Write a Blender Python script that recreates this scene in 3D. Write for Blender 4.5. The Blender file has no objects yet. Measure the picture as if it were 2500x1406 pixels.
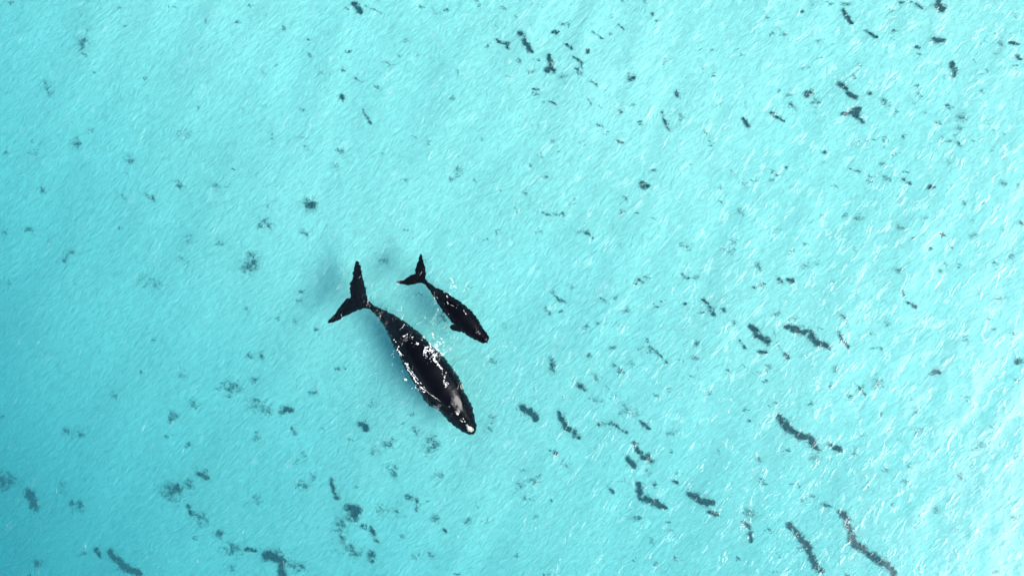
import bpy, math, random
import numpy as np
from mathutils import Vector, noise
from mathutils.bvhtree import BVHTree

random.seed(7)
rng = np.random.default_rng(11)
sc = bpy.context.scene
COL = sc.collection

# ------------------------------------------------------------------ camera, sky, sun, exposure
CAM_H = 72.0                 # drone height above the water (m)
S = 0.03                     # metres of water surface per photograph pixel
cam_data = bpy.data.cameras.new('camera')
cam = bpy.data.objects.new('camera', cam_data)
COL.objects.link(cam)
cam.location = (0, 0, CAM_H)
cam.rotation_euler = (0, 0, 0)
cam_data.sensor_width = 36
cam_data.lens = 36 * CAM_H / 75.0
cam_data.clip_end = 3000
sc.camera = cam

SUN_EL = math.radians(34.5)
SUN_AZ = math.radians(108)   # clockwise from +Y (top of the picture)
world = bpy.data.worlds.new('World')
sc.world = world
world.use_nodes = True
wn = world.node_tree.nodes
wl = world.node_tree.links
bg = wn['Background']
sky = wn.new('ShaderNodeTexSky')
sky.sky_type = 'NISHITA'
sky.sun_disc = False
sky.sun_elevation = SUN_EL
sky.sun_rotation = SUN_AZ
wl.new(sky.outputs['Color'], bg.inputs['Color'])
bg.inputs['Strength'].default_value = 0.08

sun_data = bpy.data.lights.new('sun', 'SUN')
sun_data.energy = 5.0
sun_data.angle = math.radians(50)
sun_data.color = (1.0, 0.99, 0.965)
sun = bpy.data.objects.new('sun', sun_data)
COL.objects.link(sun)
sdir = Vector((math.sin(SUN_AZ) * math.cos(SUN_EL), math.cos(SUN_AZ) * math.cos(SUN_EL), math.sin(SUN_EL)))
sun.rotation_euler = sdir.to_track_quat('Z', 'Y').to_euler()
sun.location = sdir * 80

sc.view_settings.view_transform = 'Standard'
sc.view_settings.look = 'None'
sc.view_settings.exposure = 2.11
sc.view_settings.gamma = 1
sc.view_settings.use_curve_mapping = False
sc.cycles.max_bounces = 6
sc.cycles.volume_bounces = 1
sc.cycles.transparent_max_bounces = 16
sc.cycles.use_denoising = True
sc.cycles.sample_clamp_direct = 6
sc.cycles.sample_clamp_indirect = 4

# ------------------------------------------------------------------ helpers
def px(x, y):
    """photograph pixel -> point of the water surface, metres"""
    return ((x - 1250) * S, (703 - y) * S)

def tag(o, label=None, cat=None, group=None, kind=None):
    if label: o['label'] = label
    if cat: o['category'] = cat
    if group: o['group'] = group
    if kind: o['kind'] = kind
    return o

def mesh_obj(name, verts, faces, mat, parent=None, smooth=True):
    me = bpy.data.meshes.new(name)
    me.from_pydata([tuple(v) for v in verts], [], faces)
    me.update()
    if smooth:
        me.shade_smooth()
    me.materials.append(mat)
    o = bpy.data.objects.new(name, me)
    COL.objects.link(o)
    if parent: o.parent = parent
    return o

def new_mat(name):
    m = bpy.data.materials.new(name)
    m.use_nodes = True
    nt = m.node_tree
    return m, nt.nodes, nt.links

# wave field: a sum of short-crested directional waves, crests running lower left -> upper right
_wr = np.random.default_rng(3)
WAVES = []
for i in range(46):
    lam = 0.7 * (5.0 / 0.7) ** _wr.random()
    ang = math.radians(-32 + _wr.normal(0, 26))       # direction of travel
    k = 2 * math.pi / lam
    amp = 0.0009 * lam ** 0.9
    WAVES.append((k * math.cos(ang), k * math.sin(ang), _wr.random() * 6.283, amp))

def wave_h(x, y):
    x = np.asarray(x, float); y = np.asarray(y, float)
    h = np.zeros_like(x)
    for kx, ky, ph, a in WAVES:
        s = np.sin(kx * x + ky * y + ph)
        h += a * (s + 0.25 * (s * s - 0.5))
    return h

def depth_at(x, y):
    """depth of the sandy bed, sloping down towards the lower left"""
    x = np.asarray(x, float); y = np.asarray(y, float)
    u = np.clip(x / 80.0 + 0.5, -0.25, 1.6)
    v = np.clip(0.5 - y / 45.0, -0.3, 1.3)
    f = np.exp(-u / 0.24) * (0.42 + 0.58 * v) + 0.42 * np.abs(v) ** 1.7 * np.clip(1.12 - u, 0, 1)
    d = 2.9 + 3.8 * f + 0.5 * np.clip(u, 0, 1) * np.clip(v, 0, 1) ** 2
    d = d + 0.10 * np.sin(x * 0.21 + 0.13 * y + 1.0) + 0.08 * np.sin(y * 0.27 - 0.11 * x + 2.0) + 0.05 * np.sin(0.6 * x - 0.4 * y)
    return d

def bed_point(pxx, pyy):
    """point of the bed seen at a photograph pixel (straight line of sight)"""
    x0, y0 = px(pxx, pyy)
    x, y = x0, y0
    for _ in range(4):
        d = float(depth_at(x, y))
        x, y = x0 * (1 + d / CAM_H), y0 * (1 + d / CAM_H)
    return x, y, -float(depth_at(x, y))

# ------------------------------------------------------------------ materials
def mat_water():
    m, n, l = new_mat('sea_water')
    n.clear()
    out = n.new('ShaderNodeOutputMaterial')
    tc = n.new('ShaderNodeTexCoord')
    def aniso(rot, sx, sy, scale, detail, rough, dist):
        r_ = n.new('ShaderNodeMapping'); r_.vector_type = 'POINT'
        r_.inputs['Rotation'].default_value = (0, 0, math.radians(rot))
        l.new(tc.outputs['Object'], r_.inputs['Vector'])
        s_ = n.new('ShaderNodeMapping')
        s_.inputs['Scale'].default_value = (sx, sy, 1)
        l.new(r_.outputs['Vector'], s_.inputs['Vector'])
        t = n.new('ShaderNodeTexNoise')
        t.inputs['Scale'].default_value = scale
        t.inputs['Detail'].default_value = detail
        t.inputs['Roughness'].default_value = rough
        t.inputs['Distortion'].default_value = dist
        l.new(s_.outputs['Vector'], t.inputs['Vector'])
        return t
    a = aniso(-52, 0.42, 1.5, 0.9, 3, 0.55, 0.9)       # long broken crests
    b = aniso(-35, 0.8, 1.3, 2.2, 2, 0.5, 0.4)        # small ripples
    b1 = n.new('ShaderNodeBump'); b1.inputs['Distance'].default_value = 0.036; b1.inputs['Strength'].default_value = 1
    b2 = n.new('ShaderNodeBump'); b2.inputs['Distance'].default_value = 0.012; b2.inputs['Strength'].default_value = 1
    # thin broken crests where the noise crosses its middle value, gathered in patches by a second noise
    sub = n.new('ShaderNodeMath'); sub.operation = 'SUBTRACT'; sub.inputs[1].default_value = 0.5
    ab_ = n.new('ShaderNodeMath'); ab_.operation = 'ABSOLUTE'
    rid = n.new('ShaderNodeMapRange'); rid.interpolation_type = 'SMOOTHSTEP'
    rid.inputs['From Min'].default_value = 0.07; rid.inputs['From Max'].default_value = 0.0
    l.new(a.outputs['Fac'], sub.inputs[0]); l.new(sub.outputs[0], ab_.inputs[0]); l.new(ab_.outputs[0], rid.inputs['Value'])
    msk = aniso(-48, 0.6, 1.0, 1.3, 2, 0.5, 0.3)
    mk = n.new('ShaderNodeMapRange'); mk.interpolation_type = 'SMOOTHSTEP'
    mk.inputs['From Min'].default_value = 0.47; mk.inputs['From Max'].default_value = 0.72
    l.new(msk.outputs['Fac'], mk.inputs['Value'])
    mul = n.new('ShaderNodeMath'); mul.operation = 'MULTIPLY'
    l.new(rid.outputs['Result'], mul.inputs[0]); l.new(mk.outputs['Result'], mul.inputs[1])
    l.new(mul.outputs[0], b1.inputs['Height'])
    l.new(b.outputs['Fac'], b2.inputs['Height'])
    l.new(b1.outputs['Normal'], b2.inputs['Normal'])
    tr = n.new('ShaderNodeBsdfTransparent')
    gl = n.new('ShaderNodeBsdfGlossy'); gl.inputs['Roughness'].default_value = 0.23
    l.new(b2.outputs['Normal'], gl.inputs['Normal'])
    fr = n.new('ShaderNodeFresnel'); fr.inputs['IOR'].default_value = 1.33
    l.new(b2.outputs['Normal'], fr.inputs['Normal'])
    mx = n.new('ShaderNodeMixShader')
    l.new(fr.outputs['Fac'], mx.inputs['Fac'])
    l.new(tr.outputs['BSDF'], mx.inputs[1]); l.new(gl.outputs['BSDF'], mx.inputs[2])
    l.new(mx.outputs['Shader'], out.inputs['Surface'])
    ab = n.new('ShaderNodeVolumeAbsorption')
    A = (0.168, 0.044, 0.031)
    k = max(A)
    ab.inputs['Density'].default_value = k
    ab.inputs['Color'].default_value = (1 - A[0] / k, 1 - A[1] / k, 1 - A[2] / k, 1)
    vs = n.new('ShaderNodeVolumeScatter')
    vs.inputs['Density'].default_value = 0.052
    vs.inputs['Color'].default_value = (0.28, 0.86, 1.0, 1)
    vs.inputs['Anisotropy'].default_value = 0.0
    ad = n.new('ShaderNodeAddShader')
    l.new(ab.outputs['Volume'], ad.inputs[0]); l.new(vs.outputs['Volume'], ad.inputs[1])
    l.new(ad.outputs['Shader'], out.inputs['Volume'])
    return m

def mat_sand():
    m, n, l = new_mat('sand')
    p = n['Principled BSDF']
    p.inputs['Roughness'].default_value = 0.95
    p.inputs['Specular IOR Level'].default_value = 0.05
    tc = n.new('ShaderNodeTexCoord')
    mp = n.new('ShaderNodeMapping'); mp.inputs['Rotation'].default_value = (0, 0, math.radians(-42))
    l.new(tc.outputs['Object'], mp.inputs['Vector'])
    mp2 = n.new('ShaderNodeMapping'); mp2.inputs['Scale'].default_value = (0.7, 1.5, 1)
    l.new(mp.outputs['Vector'], mp2.inputs['Vector'])
    big = n.new('ShaderNodeTexNoise'); big.inputs['Scale'].default_value = 0.16; big.inputs['Detail'].default_value = 6
    l.new(tc.outputs['Object'], big.inputs['Vector'])
    fine = n.new('ShaderNodeTexNoise'); fine.inputs['Scale'].default_value = 5.0; fine.inputs['Detail'].default_value = 4
    l.new(mp2.outputs['Vector'], fine.inputs['Vector'])
    cr = n.new('ShaderNodeValToRGB')
    cr.color_ramp.elements[0].position = 0.3; cr.color_ramp.elements[0].color = (0.63, 0.74, 0.625, 1)
    cr.color_ramp.elements[1].position = 0.7; cr.color_ramp.elements[1].color = (0.69, 0.81, 0.690, 1)
    l.new(big.outputs['Fac'], cr.inputs['Fac'])
    # light and shade of the ripples painted into the sand colour as streaky noise
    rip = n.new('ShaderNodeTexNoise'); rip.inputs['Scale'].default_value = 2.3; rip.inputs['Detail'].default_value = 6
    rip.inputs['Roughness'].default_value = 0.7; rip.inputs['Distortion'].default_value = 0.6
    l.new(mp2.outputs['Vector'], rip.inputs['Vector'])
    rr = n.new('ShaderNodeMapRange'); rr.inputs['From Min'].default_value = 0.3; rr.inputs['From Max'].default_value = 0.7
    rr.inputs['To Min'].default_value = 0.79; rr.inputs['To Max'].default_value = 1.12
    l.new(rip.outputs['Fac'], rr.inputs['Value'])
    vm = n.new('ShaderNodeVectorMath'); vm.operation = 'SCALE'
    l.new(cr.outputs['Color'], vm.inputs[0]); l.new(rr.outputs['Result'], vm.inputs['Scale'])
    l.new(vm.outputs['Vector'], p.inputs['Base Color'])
    b1 = n.new('ShaderNodeBump'); b1.inputs['Distance'].default_value = 0.16
    mid = n.new('ShaderNodeTexNoise'); mid.inputs['Scale'].default_value = 1.7; mid.inputs['Detail'].default_value = 5
    mid.inputs['Roughness'].default_value = 0.65; mid.inputs['Distortion'].default_value = 0.5
    l.new(mp2.outputs['Vector'], mid.inputs['Vector'])
    l.new(mid.outputs['Fac'], b1.inputs['Height'])
    b2 = n.new('ShaderNodeBump'); b2.inputs['Distance'].default_value = 0.06
    l.new(fine.outputs['Fac'], b2.inputs['Height']); l.new(b1.outputs['Normal'], b2.inputs['Normal'])
    l.new(b2.outputs['Normal'], p.inputs['Normal'])
    return m

def mat_whale():
    m, n, l = new_mat('whale_skin')
    p = n['Principled BSDF']
    tc = n.new('ShaderNodeTexCoord')
    t = n.new('ShaderNodeTexNoise'); t.inputs['Scale'].default_value = 1.6; t.inputs['Detail'].default_value = 8
    l.new(tc.outputs['Object'], t.inputs['Vector'])
    cr = n.new('ShaderNodeValToRGB')
    cr.color_ramp.elements[0].position = 0.35; cr.color_ramp.elements[0].color = (0.0002, 0.0002, 0.0004, 1)
    cr.color_ramp.elements[1].position = 0.75; cr.color_ramp.elements[1].color = (0.0009, 0.0008, 0.0012, 1)
    l.new(t.outputs['Fac'], cr.inputs['Fac']); l.new(cr.outputs['Color'], p.inputs['Base Color'])
    # a wet skin reflects in air; under water the index contrast, and so the gloss, is almost nil
    g = n.new('ShaderNodeNewGeometry'); sx = n.new('ShaderNodeSeparateXYZ')
    l.new(g.outputs['Position'], sx.inputs['Vector'])
    mr = n.new('ShaderNodeMapRange'); mr.inputs['From Min'].default_value = -0.03; mr.inputs['From Max'].default_value = 0.04
    mr.inputs['To Min'].default_value = 0.02; mr.inputs['To Max'].default_value = 0.14
    l.new(sx.outputs['Z'], mr.inputs['Value']); l.new(mr.outputs['Result'], p.inputs['Specular IOR Level'])
    p.inputs['Roughness'].default_value = 0.22
    b = n.new('ShaderNodeBump'); b.inputs['Distance'].default_value = 0.02
    l.new(t.outputs['Fac'], b.inputs['Height']); l.new(b.outputs['Normal'], p.inputs['Normal'])
    return m

def mat_plain(name, c0, c1, scale, rough, bump=0.0, spec=0.3):
    m, n, l = new_mat(name)
    p = n['Principled BSDF']
    p.inputs['Roughness'].default_value = rough
    p.inputs['Specular IOR Level'].default_value = spec
    tc = n.new('ShaderNodeTexCoord')
    t = n.new('ShaderNodeTexNoise'); t.inputs['Scale'].default_value = scale; t.inputs['Detail'].default_value = 6
    l.new(tc.outputs['Object'], t.inputs['Vector'])
    cr = n.new('ShaderNodeValToRGB')
    cr.color_ramp.elements[0].position = 0.35; cr.color_ramp.elements[0].color = (*c0, 1)
    cr.color_ramp.elements[1].position = 0.65; cr.color_ramp.elements[1].color = (*c1, 1)
    l.new(t.outputs['Fac'], cr.inputs['Fac']); l.new(cr.outputs['Color'], p.inputs['Base Color'])
    if bump:
        b = n.new('ShaderNodeBump'); b.inputs['Distance'].default_value = bump
        l.new(t.outputs['Fac'], b.inputs['Height']); l.new(b.outputs['Normal'], p.inputs['Normal'])
    return m

M_WATER = mat_water()
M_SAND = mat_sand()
M_WHALE = mat_whale()
M_CALL = mat_plain('callosity', (0.24, 0.27, 0.21), (0.42, 0.45, 0.37), 6, 0.9, 0.04, 0.05)
M_GREY = mat_plain('grey_skin_and_sheen', (0.002, 0.002, 0.003), (0.018, 0.016, 0.019), 5, 0.6, 0.02, 0.12)  # on the adult's ridge this grey stands in for wet skin sheen
M_FOAM = mat_plain('foam', (0.72, 0.74, 0.76), (0.86, 0.86, 0.88), 6, 0.8)
M_WEED = mat_plain('seaweed', (0.003, 0.012, 0.014), (0.008, 0.024, 0.026), 3, 0.8, 0, 0.1)
M_BIRD = mat_plain('black_feather', (0.010, 0.010, 0.012), (0.02, 0.02, 0.022), 9, 0.6)
M_LIP = mat_plain('pale_grey_skin', (0.05, 0.045, 0.052), (0.17, 0.155, 0.17), 6, 0.7, 0.02, 0.1)
M_HOLE = mat_plain('blowhole_lining', (0.004, 0.004, 0.005), (0.008, 0.007, 0.008), 9, 0.5)

# ------------------------------------------------------------------ sea and bed
def axis_coords(half_fine, step, half_all):
    a = list(np.arange(-half_fine, half_fine + 1e-6, step))
    s = step; e = half_fine; outer = []
    while e < half_all:
        s *= 1.18
        e = min(e + s, half_all)
        outer.append(e)
    return np.array([-q for q in reversed(outer)] + a + outer)

def grid_mesh(name, xs, ys, zf, mat, close_z=None):
    X, Y = np.meshgrid(xs, ys)
    Z = zf(X, Y)
    nx, ny = len(xs), len(ys)
    top = np.stack([X.ravel(), Y.ravel(), Z.ravel()], 1)
    ii = np.arange(nx * ny).reshape(ny, nx)
    q = np.stack([ii[:-1, :-1], ii[:-1, 1:], ii[1:, 1:], ii[1:, :-1]], -1).reshape(-1, 4)
    verts = top; quads = [q]
    if close_z is not None:
        ring = np.concatenate([ii[0, :-1], ii[:-1, -1], ii[-1, :0:-1], ii[:0:-1, 0]])   # counter-clockwise
        low = top[ring].copy(); low[:, 2] = close_z
        base = len(verts)
        verts = np.concatenate([verts, low])
        n = len(ring); j = np.arange(n); k = (j + 1) % n
        quads.append(np.stack([ring[j], base + j, base + k, ring[k]], -1))
        bottom = [list(range(base + n - 1, base - 1, -1))]
    quads = np.concatenate(quads)
    me = bpy.data.meshes.new(name)
    nq = len(quads)
    extra = bottom[0] if close_z is not None else []
    me.vertices.add(len(verts)); me.vertices.foreach_set('co', verts.astype(np.float32).ravel())
    me.loops.add(nq * 4 + len(extra))
    me.loops.foreach_set('vertex_index', np.concatenate([quads.ravel(), np.array(extra, int)]).astype(np.int32))
    npoly = nq + (1 if extra else 0)
    me.polygons.add(npoly)
    st = np.arange(nq) * 4
    if extra: st = np.append(st, nq * 4)
    me.polygons.foreach_set('loop_start', st.astype(np.int32))
    me.update(calc_edges=True); me.validate()
    me.shade_smooth()
    me.materials.append(mat)
    o = bpy.data.objects.new(name, me)
    COL.objects.link(o)
    return o

def sea_z(X, Y):
    fade = np.exp(-(np.maximum(np.abs(X) - 60, 0) / 40) ** 2 - (np.maximum(np.abs(Y) - 40, 0) / 40) ** 2)
    return wave_h(X, Y) * fade

sea = grid_mesh('sea_water', axis_coords(46, 0.16, 400), axis_coords(28, 0.16, 400), sea_z, M_WATER, close_z=-40)
tag(sea, 'clear turquoise shallow sea with small wind ripples over pale sand', kind='structure')
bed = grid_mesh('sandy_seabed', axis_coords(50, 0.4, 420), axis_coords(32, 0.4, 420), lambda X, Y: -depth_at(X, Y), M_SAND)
tag(bed, 'pale sandy seabed sloping deeper towards the lower left', kind='structure')

# ------------------------------------------------------------------ whales
def interp_side(pts, A, d, p):
    """offset across the axis as a function of distance along it"""
    arr = sorted(((q[0] - A[0]) * d[0] + (q[1] - A[1]) * d[1], (q[0] - A[0]) * p[0] + (q[1] - A[1]) * p[1]) for q in pts)
    return np.array([a for a, _ in arr]), np.array([b for _, b in arr])

def loft(Lp, Rp, A, B, ztop, hgt, n=60, m=24, powr=2.0):
    """closed lofted body between two outlines (pixels); ztop/hgt are (fraction, value) profiles in metres"""
    A = np.array(A, float); B = np.array(B, float)
    length = np.linalg.norm(B - A); d = (B - A) / length; p = np.array([-d[1], d[0]])
    ls, lt = interp_side(Lp, A, d, p); rs, rt = interp_side(Rp, A, d, p)
    V = []; F = []
    for i in range(n):
        f = i / (n - 1)
        f = 0.5 - 0.5 * math.cos(math.pi * f) if n > 8 else f
        s = f * length
        t0 = np.interp(s, ls, lt); t1 = np.interp(s, rs, rt)
        c = (t0 + t1) / 2; a = abs(t1 - t0) / 2
        zt = np.interp(f, [q[0] for q in ztop], [q[1] for q in ztop])
        hh = np.interp(f, [q[0] for q in hgt], [q[1] for q in hgt])
        e = min(1.0, math.sqrt(max(0.0, min(f, 1 - f)) / 0.035 + 0.02))
        if a < 0.4: a = 0.4
        for k in range(m):
            th = 2 * math.pi * k / m
            cs, sn = math.cos(th), math.sin(th)
            xx = math.copysign(abs(cs) ** (2 / powr), cs); zz = math.copysign(abs(sn) ** (2 / powr), sn)
            q = A + d * s + p * (c + a * e * xx)
            wx, wy = px(q[0], q[1])
            zv = zt - hh + hh * e * zz; kk = (CAM_H - min(0.0, zv)) / CAM_H
            V.append((wx * kk, wy * kk, zv))
    for i in range(n - 1):
        for k in range(m):
            k2 = (k + 1) % m
            F.append((i * m + k, i * m + k2, (i + 1) * m + k2, (i + 1) * m + k))
    F.append(tuple(range(m - 1, -1, -1))); F.append(tuple((n - 1) * m + k for k in range(m)))
    return V, F

def blob(cx, cy, cz, rx, ry, rz, ang=0):
    V = []; F = []; n, m = 10, 16
    for i in range(n + 1):
        ph = math.pi * i / n
        for k in range(m):
            th = 2 * math.pi * k / m
            x = rx * math.sin(ph) * math.cos(th); y = ry * math.sin(ph) * math.sin(th)
            V.append((cx + x * math.cos(ang) - y * math.sin(ang), cy + x * math.sin(ang) + y * math.cos(ang), cz + rz * math.cos(ph)))
    for i in range(n):
        for k in range(m):
            F.append((i * m + k, (i + 1) * m + k, (i + 1) * m + (k + 1) % m, i * m + (k + 1) % m))
    return V, F

def slab(poly, z0, thick, step=0.045):
    """a flat blade with the given outline (pixels), thick in the middle and thin at its rim"""
    k = (CAM_H - z0) / CAM_H
    P = np.array([px(*q) for q in poly]) * k
    xs = np.arange(P[:, 0].min() - step, P[:, 0].max() + 2 * step, step)
    ys = np.arange(P[:, 1].min() - step, P[:, 1].max() + 2 * step, step)
    X, Y = np.meshgrid(xs, ys)
    inside = np.zeros(X.shape, bool); dist = np.full(X.shape, 1e9)
    n = len(P)
    for i in range(n):
        (x0, y0), (x1, y1) = P[i], P[(i + 1) % n]
        cross = ((y0 > Y) != (y1 > Y)) & (X < (x1 - x0) * (Y - y0) / ((y1 - y0) + 1e-12) + x0)
        inside ^= cross
        L2 = (x1 - x0) ** 2 + (y1 - y0) ** 2
        t = np.clip(((X - x0) * (x1 - x0) + (Y - y0) * (y1 - y0)) / L2, 0, 1)
        dist = np.minimum(dist, np.hypot(X - x0 - t * (x1 - x0), Y - y0 - t * (y1 - y0)))
    h = np.maximum(0.075, thick * np.sqrt(np.clip(dist / 0.45, 0, 1)))
    V = []; F = []; idx = {}
    def vid(i, j, side):
        if (i, j, side) not in idx:
            idx[(i, j, side)] = len(V)
            hh = h[i, j]
            V.append((float(X[i, j]), float(Y[i, j]), float(z0 + side * hh)))
        return idx[(i, j, side)]
    cell = inside[:-1, :-1] & inside[1:, :-1] & inside[:-1, 1:] & inside[1:, 1:]
    ny, nx = cell.shape
    for i in range(ny):
        for j in range(nx):
            if not cell[i, j]: continue
            q = [(i, j), (i, j + 1), (i + 1, j + 1), (i + 1, j)]
            F.append(tuple(vid(a, b, 1) for a, b in q)); F.append(tuple(vid(a, b, -1) for a, b in reversed(q)))
            for (di, dj), (a, b) in (((-1, 0), (0, 1)), ((0, 1), (1, 2)), ((1, 0), (2, 3)), ((0, -1), (3, 0))):
                ii, jj = i + di, j + dj
                if not (0 <= ii < ny and 0 <= jj < nx and cell[ii, jj]):
                    F.append((vid(*q[b], 1), vid(*q[a], 1), vid(*q[a], -1), vid(*q[b], -1)))
    return V, F

def fuse(pieces, voxel, smooth_iter, mat, parent, jag, grow):
    V = []; F = []
    for v, f in pieces:
        b = len(V); V += v; F += [tuple(b + i for i in q) for q in f]
    me = bpy.data.meshes.new('tmp'); me.from_pydata(V, [], F); me.update()
    o = bpy.data.objects.new('tmp', me); COL.objects.link(o)
    r = o.modifiers.new('r', 'REMESH'); r.mode = 'VOXEL'; r.voxel_size = voxel
    s = o.modifiers.new('s', 'SMOOTH'); s.iterations = smooth_iter; s.factor = 0.5
    dg = bpy.context.evaluated_depsgraph_get()
    m2 = bpy.data.meshes.new_from_object(o.evaluated_get(dg))
    bpy.data.objects.remove(o); bpy.data.meshes.remove(me)
    m2.name = 'body'
    nv = len(m2.vertices)
    co = np.empty(nv * 3, np.float32); m2.vertices.foreach_get('co', co); co = co.reshape(-1, 3)
    nr = np.empty(nv * 3, np.float32); m2.vertices.foreach_get('normal', nr); nr = nr.reshape(-1, 3)
    co += nr * grow
    for i in range(nv):
        z = co[i, 2]
        if z < 0.0:
            w = min(1.0, -z / 0.12)
            x, y = float(co[i, 0]), float(co[i, 1])
            u = (x * 0.72 + y * 0.69); v = (-x * 0.69 + y * 0.72)
            q = noise.noise(Vector((u * 2.2, v * 6.5, z))) + 0.6 * noise.noise(Vector((u * 5.2, v * 14, z + 9)))
            h = math.hypot(nr[i, 0], nr[i, 1])
            co[i, :2] += nr[i, :2] * (q * jag * w)
    m2.vertices.foreach_set('co', co.ravel()); m2.update()
    m2.shade_smooth()
    m2.materials.clear(); m2.materials.append(mat)
    b = bpy.data.objects.new('body', m2); COL.objects.link(b); b.parent = parent
    bvh = BVHTree.FromPolygons([v.co.copy() for v in m2.vertices], [tuple(p.vertices) for p in m2.polygons])
    return b, bvh

def local_mesh(o, root):
    """keep world coordinates of the mesh while it hangs under the root"""
    loc = root.location
    co = np.empty(len(o.data.vertices) * 3, np.float32); o.data.vertices.foreach_get('co', co)
    co = co.reshape(-1, 3) - np.array(loc, np.float32); o.data.vertices.foreach_set('co', co.ravel()); o.data.update()

def top_of(bvh, x, y):
    hit = bvh.ray_cast(Vector((x, y, 10)), Vector((0, 0, -1)))
    return hit[0].z if hit[0] is not None else None

def patch_mesh(name, poly, bvh, mat, parent, lift, rough=0.15, lumps=0.02, label=None):
    """a low, lumpy growth that follows the skin below it; poly in pixels"""
    P = [px(*q) for q in poly]
    cx = sum(q[0] for q in P) / len(P); cy = sum(q[1] for q in P) / len(P)
    n = 40; rings = 7; V = []; F = []
    def edge(t):
        t = t * len(P); i = int(t) % len(P); f = t - int(t)
        a, b = P[i], P[(i + 1) % len(P)]
        return a[0] * (1 - f) + b[0] * f, a[1] * (1 - f) + b[1] * f
    def z_at(x, y):
        z = top_of(bvh, x, y)
        return z if z is not None else -0.3
    V.append((cx, cy, z_at(cx, cy) + lift))
    for r in range(1, rings + 1):
        for k in range(n):
            ex, ey = edge(k / n)
            j = 1 + rough * noise.noise(Vector((ex * 7, ey * 7, 3)))
            f = r / rings * (j if r == rings else 1)
            x = cx + (ex - cx) * f; y = cy + (ey - cy) * f
            dome = lift * (1 - (r / rings) ** 4) - 0.03 * (r == rings)
            V.append((x, y, z_at(x, y) + dome + lumps * noise.noise(Vector((x * 9, y * 9, 1)))))
    for k in range(n): F.append((0, 1 + k, 1 + (k + 1) % n))
    for r in range(rings - 1):
        for k in range(n):
            k2 = (k + 1) % n
            F.append((1 + r * n + k, 1 + (r + 1) * n + k, 1 + (r + 1) * n + k2, 1 + r * n + k2))
    o = mesh_obj(name, V, F, mat, parent)
    if label: o['label'] = label
    return o

def ell(cx, cy, a, b, deg, n=12):
    t = math.radians(deg)
    return [(cx + a * math.cos(q) * math.cos(t) - b * math.sin(q) * math.sin(t),
             cy + a * math.cos(q) * math.sin(t) + b * math.sin(q) * math.cos(t)) for q in [2 * math.pi * k / n for k in range(n)]]

# ---- the adult
c2 = lambda pts: [(900 + x / 4.134, 740 + y / 4.134) for x, y in pts]
c3 = lambda pts: [(960 + x / 5.858, 610 + y / 5.858) for x, y in pts]
c4 = lambda pts: [(780 + x / 7.4, 620 + y / 7.4) for x, y in pts]
c5 = lambda pts: [(1000 + x / 7.03, 880 + y / 7.03) for x, y in pts]

adult = bpy.data.objects.new('whale', None); COL.objects.link(adult)
adult.location = (*px(1030, 890), 0.0)
tag(adult, 'large black adult whale with white head patches and its back out of the water', 'whale', 'whales swimming side by side')
L = c2([(-20, 22), (0, 45), (100, 140), (165, 240), (210, 330), (250, 430), (310, 520), (340, 600), (385, 680), (440, 775), (505, 880), (565, 980), (610, 1030), (690, 1062), (760, 1130), (820, 1200), (900, 1262), (980, 1312), (1020, 1328), (1040, 1322)])
R = c2([(10, 0), (45, 30), (150, 70), (250, 120), (350, 180), (430, 240), (500, 290), (560, 350), (620, 420), (700, 490), (770, 560), (830, 640), (890, 720), (935, 800), (955, 880), (1000, 955), (1040, 1040), (1060, 1120), (1075, 1190), (1090, 1260), (1075, 1300), (1060, 1315)])
body_adult = loft(L, R, (901, 741), (1156, 1061),
                  [(0, -0.34), (.12, -.32), (.25, -.22), (.33, .02), (.42, .2), (.55, .34), (.68, .34), (.76, .24), (.84, .0), (.9, -.10), (1, -.16)],
                  [(0, .22), (.1, .42), (.25, .85), (.45, 1.45), (.65, 1.55), (.8, 1.15), (.92, .7), (1, .4)], n=90, m=40)
# fluke blades
fluke = slab(c4([(1010, 1010), (970, 935), (925, 885), (880, 840), (845, 740), (825, 600), (800, 500), (775, 390), (757, 300), (742, 230), (712, 150), (680, 125), (655, 118), (638, 180), (622, 260),
                 (608, 370), (600, 460), (560, 520), (548, 600), (553, 690), (572, 760), (560, 790), (515, 800), (460, 855), (400, 925), (340, 1005), (270, 1090), (180, 1172), (152, 1215), (158, 1246), (200, 1255),
                 (280, 1228), (400, 1160), (520, 1100), (600, 1060), (700, 1010), (790, 985), (880, 990), (950, 1030)]), -0.36, 0.15)
ax, ay = px(*c2([(855, 1000)])[0]); bx, by = px(*c2([(885, 1075)])[0])
mound1 = blob(ax, ay, -0.30, 0.55, 0.34, 0.50, math.radians(-60))
mound2 = blob(bx, by, -0.30, 0.50, 0.20, 0.44, math.radians(-62))
# flippers, mostly hidden below the flanks
f1 = loft(c2([(600, 1000), (560, 960), (530, 900)]), c2([(720, 960), (640, 900), (560, 840)]), c2([(680, 1000)])[0], c2([(520, 850)])[0], [(0, -1.0), (1, -1.7)], [(0, .25), (1, .06)], n=24, m=16)
f2 = loft(c2([(860, 760), (800, 680), (740, 600)]), c2([(930, 800), (880, 700), (800, 600)]), c2([(900, 820)])[0], c2([(770, 590)])[0], [(0, -1.0), (1, -1.7)], [(0, .25), (1, .06)], n=24, m=16)
ab_, abvh = fuse([body_adult, fluke, mound1, mound2, f1, f2], 0.05, 3, M_WHALE, adult, 0.075, 0.035)
parts = [ab_]
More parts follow.
